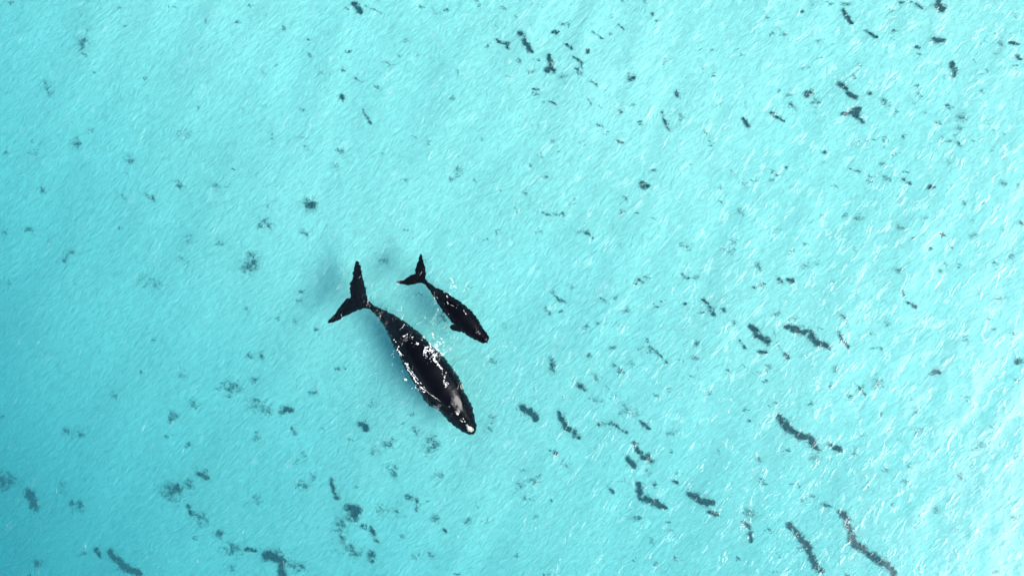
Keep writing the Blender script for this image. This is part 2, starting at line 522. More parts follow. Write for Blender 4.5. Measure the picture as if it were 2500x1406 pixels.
# growths on the head
bonnet = c5([(950, 1100), (975, 1088), (1000, 1092), (1012, 1120), (1045, 1125), (1075, 1150), (1105, 1175), (1112, 1210), (1085, 1215), (1070, 1240), (1040, 1235), (1020, 1215), (1000, 1225), (985, 1195), (965, 1150), (985, 1135), (960, 1115)])
parts.append(patch_mesh('callosity', bonnet, abvh, M_CALL, adult, 0.13, 0.3, 0.05, 'large irregular white patch on the tip of the snout'))
for cx, cy, a, b, ang, lb in [(889, 453, 60, 27, 82, 'oval white patch above the eye on the right side'), (412, 800, 32, 14, 25, 'small pale patch at the left side of the head'),
                              (895, 1042, 28, 8, 42, None), (921, 998, 16, 8, 60, None), (946, 1044, 18, 9, 65, None), (815, 908, 30, 17, 50, None)]:
    q = ell(*c5([(cx, cy)])[0], a / 7.03, b / 7.03, ang)
    parts.append(patch_mesh('callosity', q, abvh, M_CALL, adult, 0.08, 0.25, 0.02, lb))
parts.append(patch_mesh('callosity', c5([(765, 865), (790, 848), (815, 865), (836, 908), (826, 930), (800, 915)]), abvh, M_LIP, adult, 0.05, 0.2, 0.02, 'pale pointed patch in front of the blowholes'))
# ridge around the blowholes with the skin sheen painted on in grey, and the two blowholes with their pale lips
ridge = c5([(700, 590), (740, 600), (770, 660), (775, 730), (800, 790), (830, 850), (832, 905), (800, 900), (770, 860), (750, 790), (700, 745), (690, 700), (715, 660)])
parts.append(patch_mesh('blowhole_ridge', ridge, abvh, M_GREY, adult, 0.035, 0.2, 0.03, 'ridge running forward from the blowholes, with the skin sheen painted on in grey'))
for cx, cy, ang in [(683, 783, 20), (738, 738, -20)]:
    lip = patch_mesh('blowhole_lip', ell(*c5([(cx, cy)])[0], 2.8, 1.8, ang), abvh, M_LIP, adult, 0.09, 0.2, 0.02)
    hole = patch_mesh('blowhole', ell(*c5([(cx + 6, cy - 2)])[0], 1.6, 0.5, ang + 60), abvh, M_HOLE, lip, 0.12, 0.1, 0.0)
    parts.append(lip); parts.append(hole)
for o in parts: local_mesh(o, adult)

# ---- the calf
calf = bpy.data.objects.new('whale', None); COL.objects.link(calf)
calf.location = (*px(1120, 765), 0.0)
tag(calf, 'small black calf whale swimming at the surface beside the large adult', 'whale', 'whales swimming side by side')
L = c3([(440, 470), (455, 490), (510, 560), (560, 640), (600, 700), (660, 790), (700, 860), (770, 940), (830, 1020), (880, 1075), (930, 1120), (980, 1165), (1060, 1220), (1140, 1262), (1210, 1300), (1270, 1328), (1320, 1332)])
R = c3([(465, 435), (500, 470), (600, 540), (700, 580), (800, 640), (900, 710), (1000, 780), (1100, 860), (1180, 950), (1230, 1030), (1270, 1110), (1320, 1170), (1362, 1240), (1372, 1270), (1350, 1310)])
body_calf = loft(L, R, c3([(445, 445)])[0], c3([(1352, 1322)])[0],
                 [(0, -.12), (.12, -.14), (.3, -.05), (.45, .05), (.6, .13), (.75, .11), (.88, .04), (1, -.02)],
                 [(0, .10), (.1, .2), (.3, .42), (.55, .72), (.75, .6), (.9, .35), (1, .18)], n=70, m=32)
cfluke = slab(c3([(505, 480), (455, 410), (466, 330), (456, 250), (432, 170), (406, 62), (388, 52), (372, 110), (366, 160), (338, 200), (332, 260), (314, 285), (318, 345), (270, 352), (200, 400), (162, 438), (62, 445),
                  (50, 464), (92, 492), (150, 488), (200, 504), (300, 490), (400, 466), (450, 492)]), -0.13, 0.08, 0.03)
fl_L = c3([(960, 1080), (900, 1065), (850, 1062), (818, 1090)])
fl_R = c3([(1000, 1185), (930, 1170), (860, 1150), (822, 1122)])
cfl = loft(fl_L, fl_R, c3([(980, 1140)])[0], c3([(812, 1102)])[0], [(0, -.2), (1, -.12)], [(0, .12), (1, .04)], n=24, m=16)
cfr = loft(c3([(1180, 990), (1120, 920), (1060, 860)]), c3([(1210, 1010), (1150, 920), (1080, 850)]), c3([(1180, 1030)])[0], c3([(1060, 850)])[0], [(0, -.5), (1, -.8)], [(0, .12), (1, .04)], n=20, m=12)
hx, hy = px(*c3([(1195, 1165)])[0])
cm = blob(hx, hy, -0.16, 0.42, 0.2, 0.30, math.radians(-50))
cb, cbvh = fuse([body_calf, cfluke, cfl, cfr, cm], 0.032, 3, M_WHALE, calf, 0.06, 0.03)
cparts = [cb]
cparts.append(patch_mesh('blowhole_ridge', c3([(1170, 1095), (1190, 1110), (1200, 1150), (1235, 1180), (1240, 1210), (1215, 1190), (1180, 1195), (1170, 1170), (1185, 1150)]), cbvh, M_GREY, calf, 0.03, 0.3, 0.02))
for cx, cy, ang in [(1185, 1183, 10), (1215, 1165, -20)]:
    lip = patch_mesh('blowhole_lip', ell(*c3([(cx, cy)])[0], 1.8, 1.1, ang), cbvh, M_LIP, calf, 0.05, 0.2, 0.01)
    hole = patch_mesh('blowhole', ell(*c3([(cx + 4, cy)])[0], 1.0, 0.35, ang + 60), cbvh, M_HOLE, lip, 0.07, 0.1, 0)
    cparts += [lip, hole]
cparts.append(patch_mesh('callosity', ell(*c3([(1322, 1285)])[0], 4.4, 2.4, 35), cbvh, M_GREY, calf, 0.05, 0.35, 0.02, 'small greyish patch on the tip of the snout'))
for o in cparts: local_mesh(o, calf)

# ------------------------------------------------------------------ foam: little flattened bubbles strewn along lines
def foam_object(name, strokes, label, seed):
    r = random.Random(seed)
    V = []; F = []
    for pts, spread, dens, size in strokes:
        P = [px(*q) for q in pts]
        for (x0, y0), (x1, y1) in zip(P[:-1], P[1:]):
            ln = math.hypot(x1 - x0, y1 - y0)
            cnt = max(1, int(ln * dens * (3.0 if spread > .06 else 1.9 if spread > .02 else 1.6)))
            tx, ty = (x1 - x0) / (ln + 1e-6), (y1 - y0) / (ln + 1e-6)
            for _ in range(cnt):
                f = r.random()
                o_ = r.gauss(0, spread)
                cx = x0 + (x1 - x0) * f - ty * o_; cy = y0 + (y1 - y0) * f + tx * o_
                g = noise.noise(Vector((cx * 2.6, cy * 2.6, seed)))
                if spread > .02:
                    if g < -0.12 + 0.25 * r.random() and spread < 0.4: continue
                    if abs(noise.noise(Vector((cx * 5.5, cy * 5.5, seed + 3)))) > 0.17 + 0.1 * r.random(): continue
                elif g < -0.38: continue
                wob = 0.10 * noise.noise(Vector((cx * 3, cy * 3, 5 + seed)))
                cx += wob * -ty; cy += wob * tx
                z = float(wave_h(cx, cy))
                for bv in (abvh, cbvh):
                    t = top_of(bv, cx, cy)
                    if t is not None and t > z: z = t
                rx = (size * 0.36 if size > .05 else size * 0.55) * r.uniform(0.4, 1.5); ry = rx * r.uniform(0.35, 0.7); a = math.atan2(ty, tx) + r.gauss(0, 0.8)
                hz = rx * 0.35
                b = len(V); m = 6
                V.append((cx, cy, z + hz + 0.012))
                for k in range(m):
                    th = 2 * math.pi * k / m; j = r.uniform(0.7, 1.25)
                    ex, ey = rx * j * math.cos(th), ry * j * math.sin(th)
                    V.append((cx + ex * math.cos(a) - ey * math.sin(a), cy + ex * math.sin(a) + ey * math.cos(a), z + 0.004))
                for k in range(m): F.append((b, b + 1 + k, b + 1 + (k + 1) % m))
                F.append(tuple(b + m - k for k in range(m)))
    o = mesh_obj(name, V, F, M_FOAM)
    tag(o, label, 'foam', None, 'stuff')
    return o

foam_object('foam', [
    (c2([(430, 400), (500, 424), (560, 450)]), .05, 34, .07),
    (c2([(560, 450), (600, 485), (645, 515)]), .13, 150, .08),
    (c2([(580, 440), (640, 470), (700, 505)]), .30, 120, .045),
    (c2([(640, 440), (700, 490), (735, 540)]), .40, 60, .04),
    (c2([(645, 515), (668, 565), (690, 605), (715, 630)]), .08, 90, .075),
    (c2([(715, 630), (745, 690), (765, 745), (775, 800)]), .05, 42, .05),
    (c2([(775, 800), (785, 850)]), .05, 40, .05), (c2([(770, 800), (812, 800)]), .05, 30, .05),
    (c2([(470, 410), (560, 420)]), .06, 24, .05)],
    'white water breaking along the right side of the large whale back', 2)
foam_object('foam', [
    (c2([(250, 368), (262, 400), (255, 440)]), .04, 26, .045), (c2([(260, 440), (300, 480), (320, 500)]), .05, 30, .05),
    (c2([(300, 430), (305, 480), (350, 565), (365, 605)]), .05, 26, .05),
    (c2([(365, 605), (390, 650), (430, 715), (470, 775)]), .02, 40, .042),
    (c2([(470, 775), (520, 835), (580, 885)]), .02, 34, .042),
    (c2([(385, 600), (430, 680), (470, 740), (540, 820), (575, 862)]), .018, 26, .035),
    (c2([(500, 860), (530, 885), (570, 900)]), .07, 22, .045),
    (c2([(575, 880), (650, 930), (735, 990)]), .02, 14, .035),
    (c2([(215, 325), (250, 350)]), .06, 20, .05)],
    'thin white foam line along the left side of the large whale back', 3)
foam_object('foam', [
    (c2([(255, 595), (240, 625), (245, 655), (268, 682)]), .04, 16, .04),
    (c2([(300, 560), (315, 600), (320, 650), (335, 715)]), .05, 14, .04),
    (c2([(335, 715), (365, 735), (385, 775)]), .08, 26, .045),
    (c2([(435, 780), (440, 850), (442, 900)]), .03, 10, .035), (c2([(470, 830), (478, 860)]), .05, 22, .045),
    (c2([(505, 930), (515, 975)]), .05, 10, .04), (c2([(145, 255), (165, 280)]), .08, 16, .045), (c2([(250, 480), (240, 540)]), .1, 8, .04)],
    'lacy foam threads drifting on the water left of the large whale', 4)
foam_object('foam', [
    (c2([(385, 212), (430, 205), (490, 200), (530, 180)]), .05, 20, .045), (c2([(545, 160), (605, 158)]), .05, 18, .045),
    (c2([(490, 215), (505, 190)]), .04, 20, .045),
    (c2([(595, 290), (640, 305), (690, 328)]), .09, 32, .05), (c2([(700, 330), (740, 370), (755, 430)]), .05, 16, .045),
    (c2([(740, 430), (780, 445)]), .04, 20, .045), (c2([(815, 470), (860, 478)]), .08, 22, .045), (c2([(560, 330), (570, 350)]), .04, 40, .06),
    (c2([(640, 400), (700, 440)]), .2, 14, .04)],
    'lacy foam threads on the water between the two whales', 5)
foam_object('foam', [
    (c2([(310, 268), (330, 262)]), .03, 18, .045), (c2([(330, 250), (370, 205)]), .02, 12, .035), (c2([(340, 335), (375, 325), (385, 300)]), .03, 26, .05),
    (c2([(270, 375), (320, 345)]), .025, 8, .03), (c2([(425, 345), (450, 350)]), .05, 20, .045), (c2([(470, 295), (500, 320)]), .09, 7, .035),
    (c2([(545, 340), (552, 395)]), .05, 9, .035), (c2([(785, 640), (800, 700)]), .08, 18, .04)],
    'scattered foam flecks over the submerged back of the large whale', 6)
foam_object('foam', [
    (c3([(815, 400), (860, 470)]), .05, 34, .045), (c3([(742, 490), (722, 525)]), .04, 24, .045), (c3([(720, 605), (770, 600), (815, 545), (830, 510)]), .035, 28, .042),
    (c3([(850, 512), (895, 545)]), .04, 30, .042), (c3([(800, 625), (860, 690)]), .04, 16, .04), (c3([(930, 745), (990, 755)]), .06, 14, .04), (c3([(1010, 700), (1060, 720)]), .08, 10, .04)],
    'small splashes of foam at the upper flank of the calf', 7)
foam_object('foam', [
    (c3([(585, 675), (600, 740), (605, 780)]), .06, 30, .042), (c3([(605, 780), (640, 870)]), .05, 24, .04), (c3([(650, 870), (680, 950)]), .05, 8, .035)],
    'thin foam trail along the lower left flank of the calf', 8)
foam_object('foam', [
    (c3([(625, 672), (650, 690)]), .02, 9, .035), (c3([(745, 655), (795, 680), (780, 695)]), .03, 15, .04), (c3([(675, 748), (730, 770)]), .03, 9, .035),
    (c3([(780, 740), (785, 805)]), .03, 13, .04), (c3([(820, 765), (870, 805)]), .02, 9, .035), (c3([(915, 780), (965, 800)]), .03, 9, .04),
    (c3([(1010, 860), (1052, 920)]), .015, 18, .04), (c3([(1070, 900), (1095, 940)]), .05, 11, .04), (c3([(895, 825), (925, 840)]), .02, 7, .035),  # first stroke here is a highlight on the skin, drawn as foam
    (c3([(790, 880), (800, 930)]), .03, 4, .035), (c3([(1225, 1040), (1240, 1070)]), .03, 7, .035)],
    'scattered foam flecks, and one highlight drawn as foam, on the dark back of the calf', 9)
foam_object('foam', [(c3([(1395, 240), (1440, 280)]), .04, 12, .035), (c3([(1470, 360), (1490, 410), (1480, 450)]), .03, 24, .038)],
    'short curved foam thread on open water right of the calf', 10)

# ------------------------------------------------------------------ seaweed on the sand
# (points in photograph pixels, width in pixels, darkness 0..1, label or None)
W = [
 ([(862,8),(874,22),(882,37)],14,.8,'dark ragged seaweed clump at the top edge, with a thin wisp beside it'),
 ([(890,15),(911,24),(934,34)],4,.4,'thin curved wisp of seaweed right of the dark clump at the top edge'),
 ([(1055,20),(1069,37),(1092,25)],8,.25,None),([(1126,13)],10,.2,None),([(1257,39),(1263,45)],5,.6,None),([(1206,62),(1218,69)],4,.35,None),
 ([(1213,99),(1222,104),(1234,108),(1241,105),(1240,122)],10,.7,'three-cornered seaweed clump, leftmost of the dark cluster at top centre'),
 ([(1263,79),(1277,84),(1280,104),(1294,118),(1299,129)],12,.85,'long crooked dark seaweed clump in the cluster at top centre'),
 ([(1347,79),(1364,82)],10,.65,None),([(1376,60)],8,.5,None),([(1381,109),(1398,122)],8,.75,None),([(1435,127)],14,.7,None),
 ([(1399,138),(1420,153),(1421,168)],6,.6,None),
 ([(1339,134),(1344,155),(1347,168),(1332,174),(1358,174)],13,.78,'bell-shaped dark seaweed clump at the foot of the top centre cluster'),
 ([(1415,178)],14,.35,None),([(1374,188)],14,.3,None),([(1441,200),(1458,209)],7,.6,None),([(1299,218),(1319,220)],7,.5,None),([(1327,250)],6,.4,None),
 ([(1341,247),(1359,257)],6,.55,None),([(1435,240),(1445,259)],5,.45,None),([(1544,188)],17,.85,'round dark seaweed ball on bare sand right of the top centre cluster'),
 ([(1650,222),(1660,242)],8,.75,None),([(1515,275)],14,.5,None),([(1546,257)],9,.35,None),([(1557,296),(1574,309)],9,.4,None),
 ([(1616,272),(1623,296),(1636,321)],9,.62,'slim bent seaweed streak pointing down right, above the round black ball'),([(1660,287)],9,.45,None),
 ([(1505,343),(1522,351)],8,.55,None),([(1573,454)],17,1.0,'round nearly black seaweed ball alone on the sand right of centre'),([(1596,418)],11,.35,None),
 ([(1294,400),(1297,412)],5,.45,None),([(1331,432)],8,.4,None),([(1156,437),(1164,449)],5,.35,None),([(1122,413)],13,.25,None),
 ([(1119,171),(1117,193)],5,.4,None),([(1105,242)],9,.4,None),([(867,191),(885,202)],6,.5,None),([(838,238)],15,.6,None),
 ([(885,269),(907,306)],8,.5,'feather-like seaweed streak slanting down right above the calf'),([(936,235)],7,.3,None),([(1591,33),(1594,42)],7,.5,None),
 ([(1509,60),(1524,74)],5,.5,None),([(1445,77),(1473,97)],5,.6,None),([(1522,3)],8,.35,None),([(944,155)],11,.2,None),([(976,138)],6,.35,None),
 ([(934,376)],8,.25,None),([(1351,344)],8,.3,None),([(1267,148)],16,.25,None),([(1297,176)],11,.3,None),([(1235,186),(1252,190)],4,.25,None),([(1163,218)],6,.3,None),([(1117,383)],7,.25,None),
 ([(1981,10)],9,.4,None),([(1959,30)],8,.6,None),([(2063,13)],13,.35,None),
 ([(2057,25),(2068,44),(2080,62)],9,.88,'straight dark seaweed streak near the top edge at right'),
 ([(2110,76),(2130,86),(2142,95)],9,.7,'ragged seaweed streak just below right of the straight dark streak near the top'),
 ([(2196,8),(2206,6)],7,.6,None),([(2226,5),(2245,17),(2261,25)],9,.5,None),([(2288,7),(2303,25)],15,1.0,'thick nearly black seaweed clump touching the top edge at right'),
 ([(2174,25)],10,.3,None),([(1908,80),(1918,88)],7,.45,None),([(1994,99),(2010,104)],8,.3,None),([(1730,123),(1743,123)],5,.4,None),([(1712,165)],8,.35,None),
 ([(2278,99),(2292,101),(2305,98)],12,.78,'wide flat dark seaweed clump below the black clump of the top edge'),([(2241,118)],12,.55,None),([(2443,106)],10,.35,None),
 ([(2463,104),(2490,111)],9,.72,None),([(2436,128)],8,.3,None),([(2478,133),(2493,148)],9,.65,None),
 ([(2324,151),(2329,168),(2329,185)],13,.8,'upright shaggy dark seaweed clump in the upper right'),([(2305,188)],10,.3,None),([(2097,158)],8,.4,None),
 ([(2046,207),(2060,213),(2072,232),(2093,239)],13,.88,'dark tadpole-shaped seaweed clump with a tail to lower right'),([(1976,230)],20,.78,'rounded dark seaweed clump left of the tadpole-shaped one'),
 ([(1993,252)],13,.4,None),([(2124,228)],11,.6,None),([(2161,249)],14,.4,None),([(1925,235)],12,.45,None),([(1936,259)],15,.35,None),([(1820,257)],8,.35,None),
 ([(1813,289),(1820,300),(1828,309)],10,.78,'short stout dark seaweed streak in the upper right, left of the pointed one'),
 ([(1882,277),(1895,286),(1914,296)],9,.72,'pointed seaweed streak with a thin tail, upper right'),
 ([(2055,279),(2077,277),(2100,267),(2080,277),(2092,285),(2107,302)],11,.92,'black branching seaweed clump shaped like a bird in flight, upper right'),
 ([(1720,324)],10,.35,None),([(2238,210)],8,.35,None),([(2246,234)],10,.4,None),([(2231,249)],10,.3,None),([(2317,260)],13,.55,None),([(2286,302),(2300,306)],7,.4,None),
 ([(2345,289)],16,.35,None),([(2344,314)],12,.45,None),([(2325,326),(2345,358)],6,.5,None),([(2377,346)],8,.35,None),([(2095,345),(2096,362)],8,.3,None),([(2157,356)],8,.4,None),
 ([(2115,344)],6,.35,None),([(2013,373)],10,.5,None),([(2016,397)],12,.25,None),([(2152,398)],9,.45,None),([(2073,413),(2100,420)],6,.5,None),
 ([(2204,437),(2225,453)],9,.7,None),([(2266,457),(2280,457)],9,.8,None),([(1895,427)],8,.6,None),([(1782,414),(1790,424)],5,.35,None),([(1816,453)],12,.3,None),([(1759,458)],8,.4,None),
 ([(2164,437)],14,.3,None),([(2124,440)],12,.25,None),([(2448,448)],11,.35,None),([(1991,276)],8,.4,None),([(2258,275)],6,.4,None),([(2315,398)],10,.25,None),([(1967,165)],15,.2,None),
 ([(292,24)],10,.35,None),([(205,110)],19,.42,'round grey-blue seaweed patch in the upper left'),([(213,75)],6,.3,None),([(111,205),(120,235)],17,.32,'large faint double seaweed patch at far upper left'),([(186,353)],22,.36,None),([(318,390)],20,.32,None),
 ([(107,462)],15,.4,None),([(694,72)],13,.35,None),([(754,98)],8,.5,None),([(756,136)],8,.3,None),([(645,178)],8,.25,None),([(486,265)],9,.35,None),([(739,269)],11,.3,None),
 ([(528,452)],10,.4,None),([(450,333)],17,.2,None),([(432,452),(448,458)],12,.25,None),([(817,407)],14,.2,None),([(835,370)],10,.3,None),([(783,181)],12,.25,None),([(588,264)],8,.25,None),([(647,260)],10,.25,None),([(738,339)],9,.25,None),
 ([(356,475),(380,490)],9,.47,'short slanting seaweed smear alone in the left water'),([(758,495)],28,.5,'broad roundish grey seaweed patch above left of the large whale tail'),
 ([(647,549)],20,.45,None),([(732,562),(742,567),(748,579)],9,.45,'hooked seaweed patch below the broad roundish one'),([(612,649)],30,.42,'wide brushy seaweed patch left of the large whale tail'),
 ([(70,560)],12,.45,None),([(12,569)],10,.4,None),([(181,612),(155,636)],13,.3,None),([(459,581)],15,.3,None),([(538,596)],13,.25,None),([(452,636)],15,.25,None),([(366,696)],34,.16,None),
 ([(734,735)],10,.3,None),([(600,752)],10,.3,None),([(775,800),(780,814)],9,.45,'small seaweed patch just below the lower tip of the large whale tail'),([(606,868),(616,876)],12,.35,None),([(638,871)],14,.3,None),([(625,925)],17,.35,None),
 ([(817,898),(845,900)],9,.5,'flat seaweed smear on the sand left of the large whale flank'),([(447,918)],15,.25,None),([(302,481)],12,.2,None),([(719,785)],10,.2,None),
 ([(1276,473),(1288,474)],6,.35,None),([(1258,505),(1263,520)],5,.35,None),([(1324,518),(1342,526)],7,.6,None),([(1352,521),(1367,528)],6,.4,None),([(1434,568),(1449,583)],9,.5,None),([(1417,568)],11,.2,None),
 ([(1529,485)],10,.4,None),([(1590,530),(1598,536)],5,.3,None),([(1752,488),(1766,500)],6,.3,None),([(1551,692),(1561,680),(1571,692)],9,.45,'arrowhead-shaped seaweed patch in the middle of the sea right of the whales'),
 ([(1665,669),(1681,680)],8,.65,None),([(1698,678)],9,.45,None),([(1397,700)],8,.45,None),([(1354,722),(1367,734),(1382,737)],8,.5,None),([(1332,749),(1345,772)],10,.4,None),
 ([(1464,727),(1491,745)],7,.4,None),([(1531,755)],12,.45,None),([(1673,742)],8,.65,None),([(1715,732),(1735,749),(1743,771)],11,.65,'wing-shaped seaweed streak with a thin downward tail, right of centre'),
 ([(1768,757)],11,.5,None),([(1790,789)],12,.45,None),([(1456,789)],10,.4,None),([(1509,791)],10,.3,None),([(1481,849),(1508,849)],7,.45,None),([(1439,867)],10,.5,None),
 ([(1579,826),(1588,849),(1606,862),(1630,886)],8,.5,'thin S-shaped seaweed trail right of centre'),([(1561,852)],12,.25,None),([(1701,837)],13,.5,None),([(1805,829),(1820,852)],8,.55,None),
 ([(1344,876),(1354,909)],15,.35,None),([(1447,916),(1461,926)],11,.35,None),([(1516,909)],15,.4,None),([(1544,884)],12,.35,None),([(1698,874)],13,.35,None),([(1207,882)],14,.3,None),([(1235,794)],9,.25,None),
 ([(1680,603)],12,.3,None),([(1773,904)],10,.35,None),
 ([(1843,705)],12,.6,None),([(1858,697),(1868,692)],8,.5,None),([(1905,685)],14,.5,None),([(1922,681),(1942,688)],10,.72,'darkest right-hand clump of the dotted seaweed arc right of centre'),([(1852,649)],14,.35,None),
 ([(1831,794),(1848,817),(1862,827),(1880,834)],16,1.0,'thick black seaweed wedge left of the long curved band, right of centre'),
 ([(1917,799),(1949,804),(1976,814),(1993,838),(2023,848)],15,1.0,'long black curved seaweed band arching down right, right of centre'),
 ([(2048,811),(2056,831),(2075,851)],9,.65,'slim curved seaweed streak right of the long arching band'),([(1850,858),(1872,860)],10,.6,None),([(1920,868)],14,.6,None),([(1888,804),(1896,835),(1909,858)],3,.3,None),
 ([(2201,707),(2211,727)],6,.45,None),([(2218,737),(2236,752)],10,.65,None),([(2198,555)],14,.5,None),([(2258,533)],8,.35,None),([(2448,560)],11,.5,None),([(2317,600),(2327,611)],5,.4,None),([(2354,495)],8,.4,None),([(2366,535),(2376,539)],6,.35,None),([(2366,576),(2388,575)],9,.25,None),
 ([(2193,661)],9,.4,None),([(2060,774)],11,.45,None),([(2068,793)],10,.3,None),([(1934,779)],11,.45,None),([(1892,767)],13,.35,None),([(1966,646)],12,.3,None),([(1994,641)],12,.35,None),([(2031,683),(2037,692)],5,.3,None),
 ([(2285,908)],17,.55,'compact seaweed clump alone at the right, below the middle'),([(2487,881)],17,.5,None),([(2162,790)],16,.25,None),([(2433,804)],10,.3,None),([(2040,900)],16,.3,None),([(1875,895)],12,.3,None),([(2097,532)],15,.3,None),([(1902,557)],10,.2,None),([(1811,518)],13,.3,None),([(2144,932)],14,.4,None),([(2493,545)],9,.5,None),([(2008,528)],10,.25,None),([(1788,609)],9,.25,None),
 ([(66,1198),(81,1215),(84,1238)],24,.75,'big blurry dark seaweed patch at the left edge of the lower sea'),([(191,1235)],25,.45,None),([(279,960),(284,975)],12,.35,None),([(165,1060)],18,.35,None),([(198,1060)],16,.35,None),([(425,1017)],20,.4,None),([(571,944)],24,.38,None),([(752,955),(774,958)],10,.4,None),
 ([(699,1000)],26,.55,'roundish dark seaweed patch lower left of the large whale'),([(712,1040),(722,1060)],8,.45,None),([(485,1155),(500,1156),(508,1170)],16,.6,'hooked dark seaweed patch in the lower left sea'),([(420,1201)],34,.42,None),([(440,1195)],24,.5,None),([(464,1181)],18,.4,None),([(460,1232),(470,1258)],12,.5,None),([(497,1265)],26,.35,None),([(538,1302)],20,.45,None),([(240,1346)],24,.55,None),([(195,1350),(210,1352)],12,.35,None),
 ([(269,1343),(289,1366),(306,1386),(346,1400)],19,.9,'long dark seaweed band running off the bottom edge at left'),([(568,1339)],22,.4,None),([(601,1339),(628,1344)],14,.55,None),([(648,1353),(682,1359),(692,1386),(692,1404)],26,.82,'heavy hooked dark seaweed mass at the bottom edge, left of centre'),([(729,1383)],22,.4,None),([(568,1386)],14,.35,None),([(741,1185)],18,.3,None),([(628,1218)],18,.22,None),([(625,1067)],18,.22,None),([(94,1376)],20,.42,None),([(7,1168)],34,.4,None),([(155,1188)],14,.3,None),([(475,983)],18,.28,None),([(638,993)],30,.26,None),([(763,1165)],10,.3,None),([(743,1107)],10,.3,None),
 ([(812,1167),(813,1197),(827,1217)],13,.62,'narrow seaweed streak leading down to the big square patch below the whales'),([(846,1240),(874,1243),(860,1262)],24,.72,'big squarish dark seaweed patch below the whales'),([(837,1280)],26,.4,None),([(843,1324)],26,.33,None),([(884,1280),(907,1290),(924,1324)],12,.58,'bent seaweed band right of the big squarish patch'),([(870,1350)],18,.45,None),([(906,1350),(914,1364)],20,.5,None),
 ([(882,1036),(900,1042)],24,.58,'dark three-cornered seaweed patch left of the large whale head'),([(1057,1080)],25,.47,'ring-like seaweed patch below left of the large whale snout'),([(915,1103)],16,.3,None),([(954,1083)],22,.25,None),([(957,1133),(965,1163)],16,.35,None),([(1071,1163)],16,.3,None),([(991,1210),(1017,1220),(1021,1250)],13,.45,None),([(922,1240),(946,1246)],14,.35,None),([(970,1252)],14,.35,None),([(1056,1264),(1072,1266)],12,.35,None),([(1086,1294)],13,.5,None),([(982,1309)],13,.4,None),([(1144,1270)],15,.3,None),([(1014,1357)],18,.3,None),([(1048,1352),(1064,1356)],12,.35,None),([(1195,1018),(1207,1028)],12,.4,None),([(1194,1046)],12,.3,None),([(1014,1053)],15,.3,None),([(909,984)],15,.25,None),
 ([(1270,993),(1294,1006),(1314,1023)],18,.82,'stout dark seaweed wedge right of the large whale snout'),([(1367,1003),(1377,1033),(1394,1053),(1414,1070)],15,.82,'long dark slanting seaweed band right of the stout wedge'),([(1407,939),(1434,949)],11,.6,None),([(1457,976),(1472,980)],6,.4,None),([(1459,1036),(1494,1033),(1518,1050),(1534,1056)],10,.55,'wavy seaweed streak pointing right, below centre'),([(1561,1026),(1589,1048)],10,.65,None),([(1528,1000)],18,.25,None),([(1551,1008)],12,.35,None),([(1635,1055)],15,.35,None),
 ([(1551,1080),(1558,1100),(1571,1117),(1595,1127)],14,.72,'dark boot-shaped seaweed band below centre'),([(1528,1120),(1541,1128),(1554,1140)],15,.72,'oblong dark seaweed clump under the boot-shaped band'),([(1344,1100),(1364,1107)],12,.5,None),([(1380,1130)],15,.28,None),([(1262,1180),(1280,1190)],12,.45,None),([(1293,1172),(1313,1177)],11,.42,None),([(1482,1183),(1500,1203)],9,.6,None),
 ([(1557,1177),(1563,1200),(1570,1216),(1600,1224),(1628,1244)],17,.85,'thick L-shaped dark seaweed band in the lower sea right of centre'),([(1598,1185)],15,.6,None),([(1643,1173),(1657,1179)],9,.55,None),([(1681,1207),(1714,1220),(1741,1228)],17,.95,'nearly black comb-like seaweed band right of the L-shaped one'),([(1729,1247),(1755,1257)],14,.62,None),([(1810,1270),(1828,1282),(1832,1300),(1832,1322)],11,.6,None),([(1831,1250)],16,.4,None),([(1556,1265)],15,.35,None),([(1638,1294)],14,.25,None),([(1590,1317)],14,.25,None),([(1583,1153)],9,.35,None),
 ([(1900,1013),(1914,1036),(1947,1060),(1980,1070),(1990,1096)],16,1.0,'long black winding seaweed band in the lower right sea'),([(1992,1096),(2014,1098)],6,.45,None),([(2027,1087),(2042,1093),(2055,1099)],13,.92,'dark leaf-shaped clump at the right end of the winding band'),([(1990,1116)],15,.28,None),([(1884,983),(1896,984)],5,.45,None),([(2092,939),(2104,955),(2111,963)],9,.55,None),([(2076,969)],12,.4,None),([(2107,1063)],9,.35,None),([(2233,995),(2237,1010)],9,.3,None),([(2243,1043),(2235,1060)],9,.45,None),([(1850,1120)],11,.3,None),([(1853,1167),(1870,1183)],8,.45,None),([(1978,1208),(1990,1214)],8,.35,None),([(2017,1233)],12,.33,None),([(2343,1163)],14,.5,None),
 ([(2047,1247),(2067,1264),(2081,1300),(2081,1320),(2111,1344),(2138,1364),(2168,1377),(2184,1404)],17,.9,'longest dark seaweed band, running off the bottom edge at lower right'),([(1924,1277),(1947,1300),(1974,1337),(1990,1374),(2007,1400)],16,.88,'long dark seaweed band left of the longest one, running to the bottom edge'),([(2285,1243)],14,.33,None),([(2479,1263)],14,.28,None),([(2211,1173)],12,.25,None),([(2392,1083)],12,.28,None),([(1832,1028)],11,.35,None),([(2084,1103)],10,.35,None),
 ([(1080,778)],16,.42,'small seaweed patch between the bodies of the two whales'),([(938,640)],16,.32,'faint seaweed patch between the two whale tails'),([(1042,636)],9,.3,'tiny faint seaweed patch right of the calf tail'),
 ([(1766,818),(1770,813)],2.5,.8,None),([(2225,585),(2230,580)],2.5,.8,None),
]

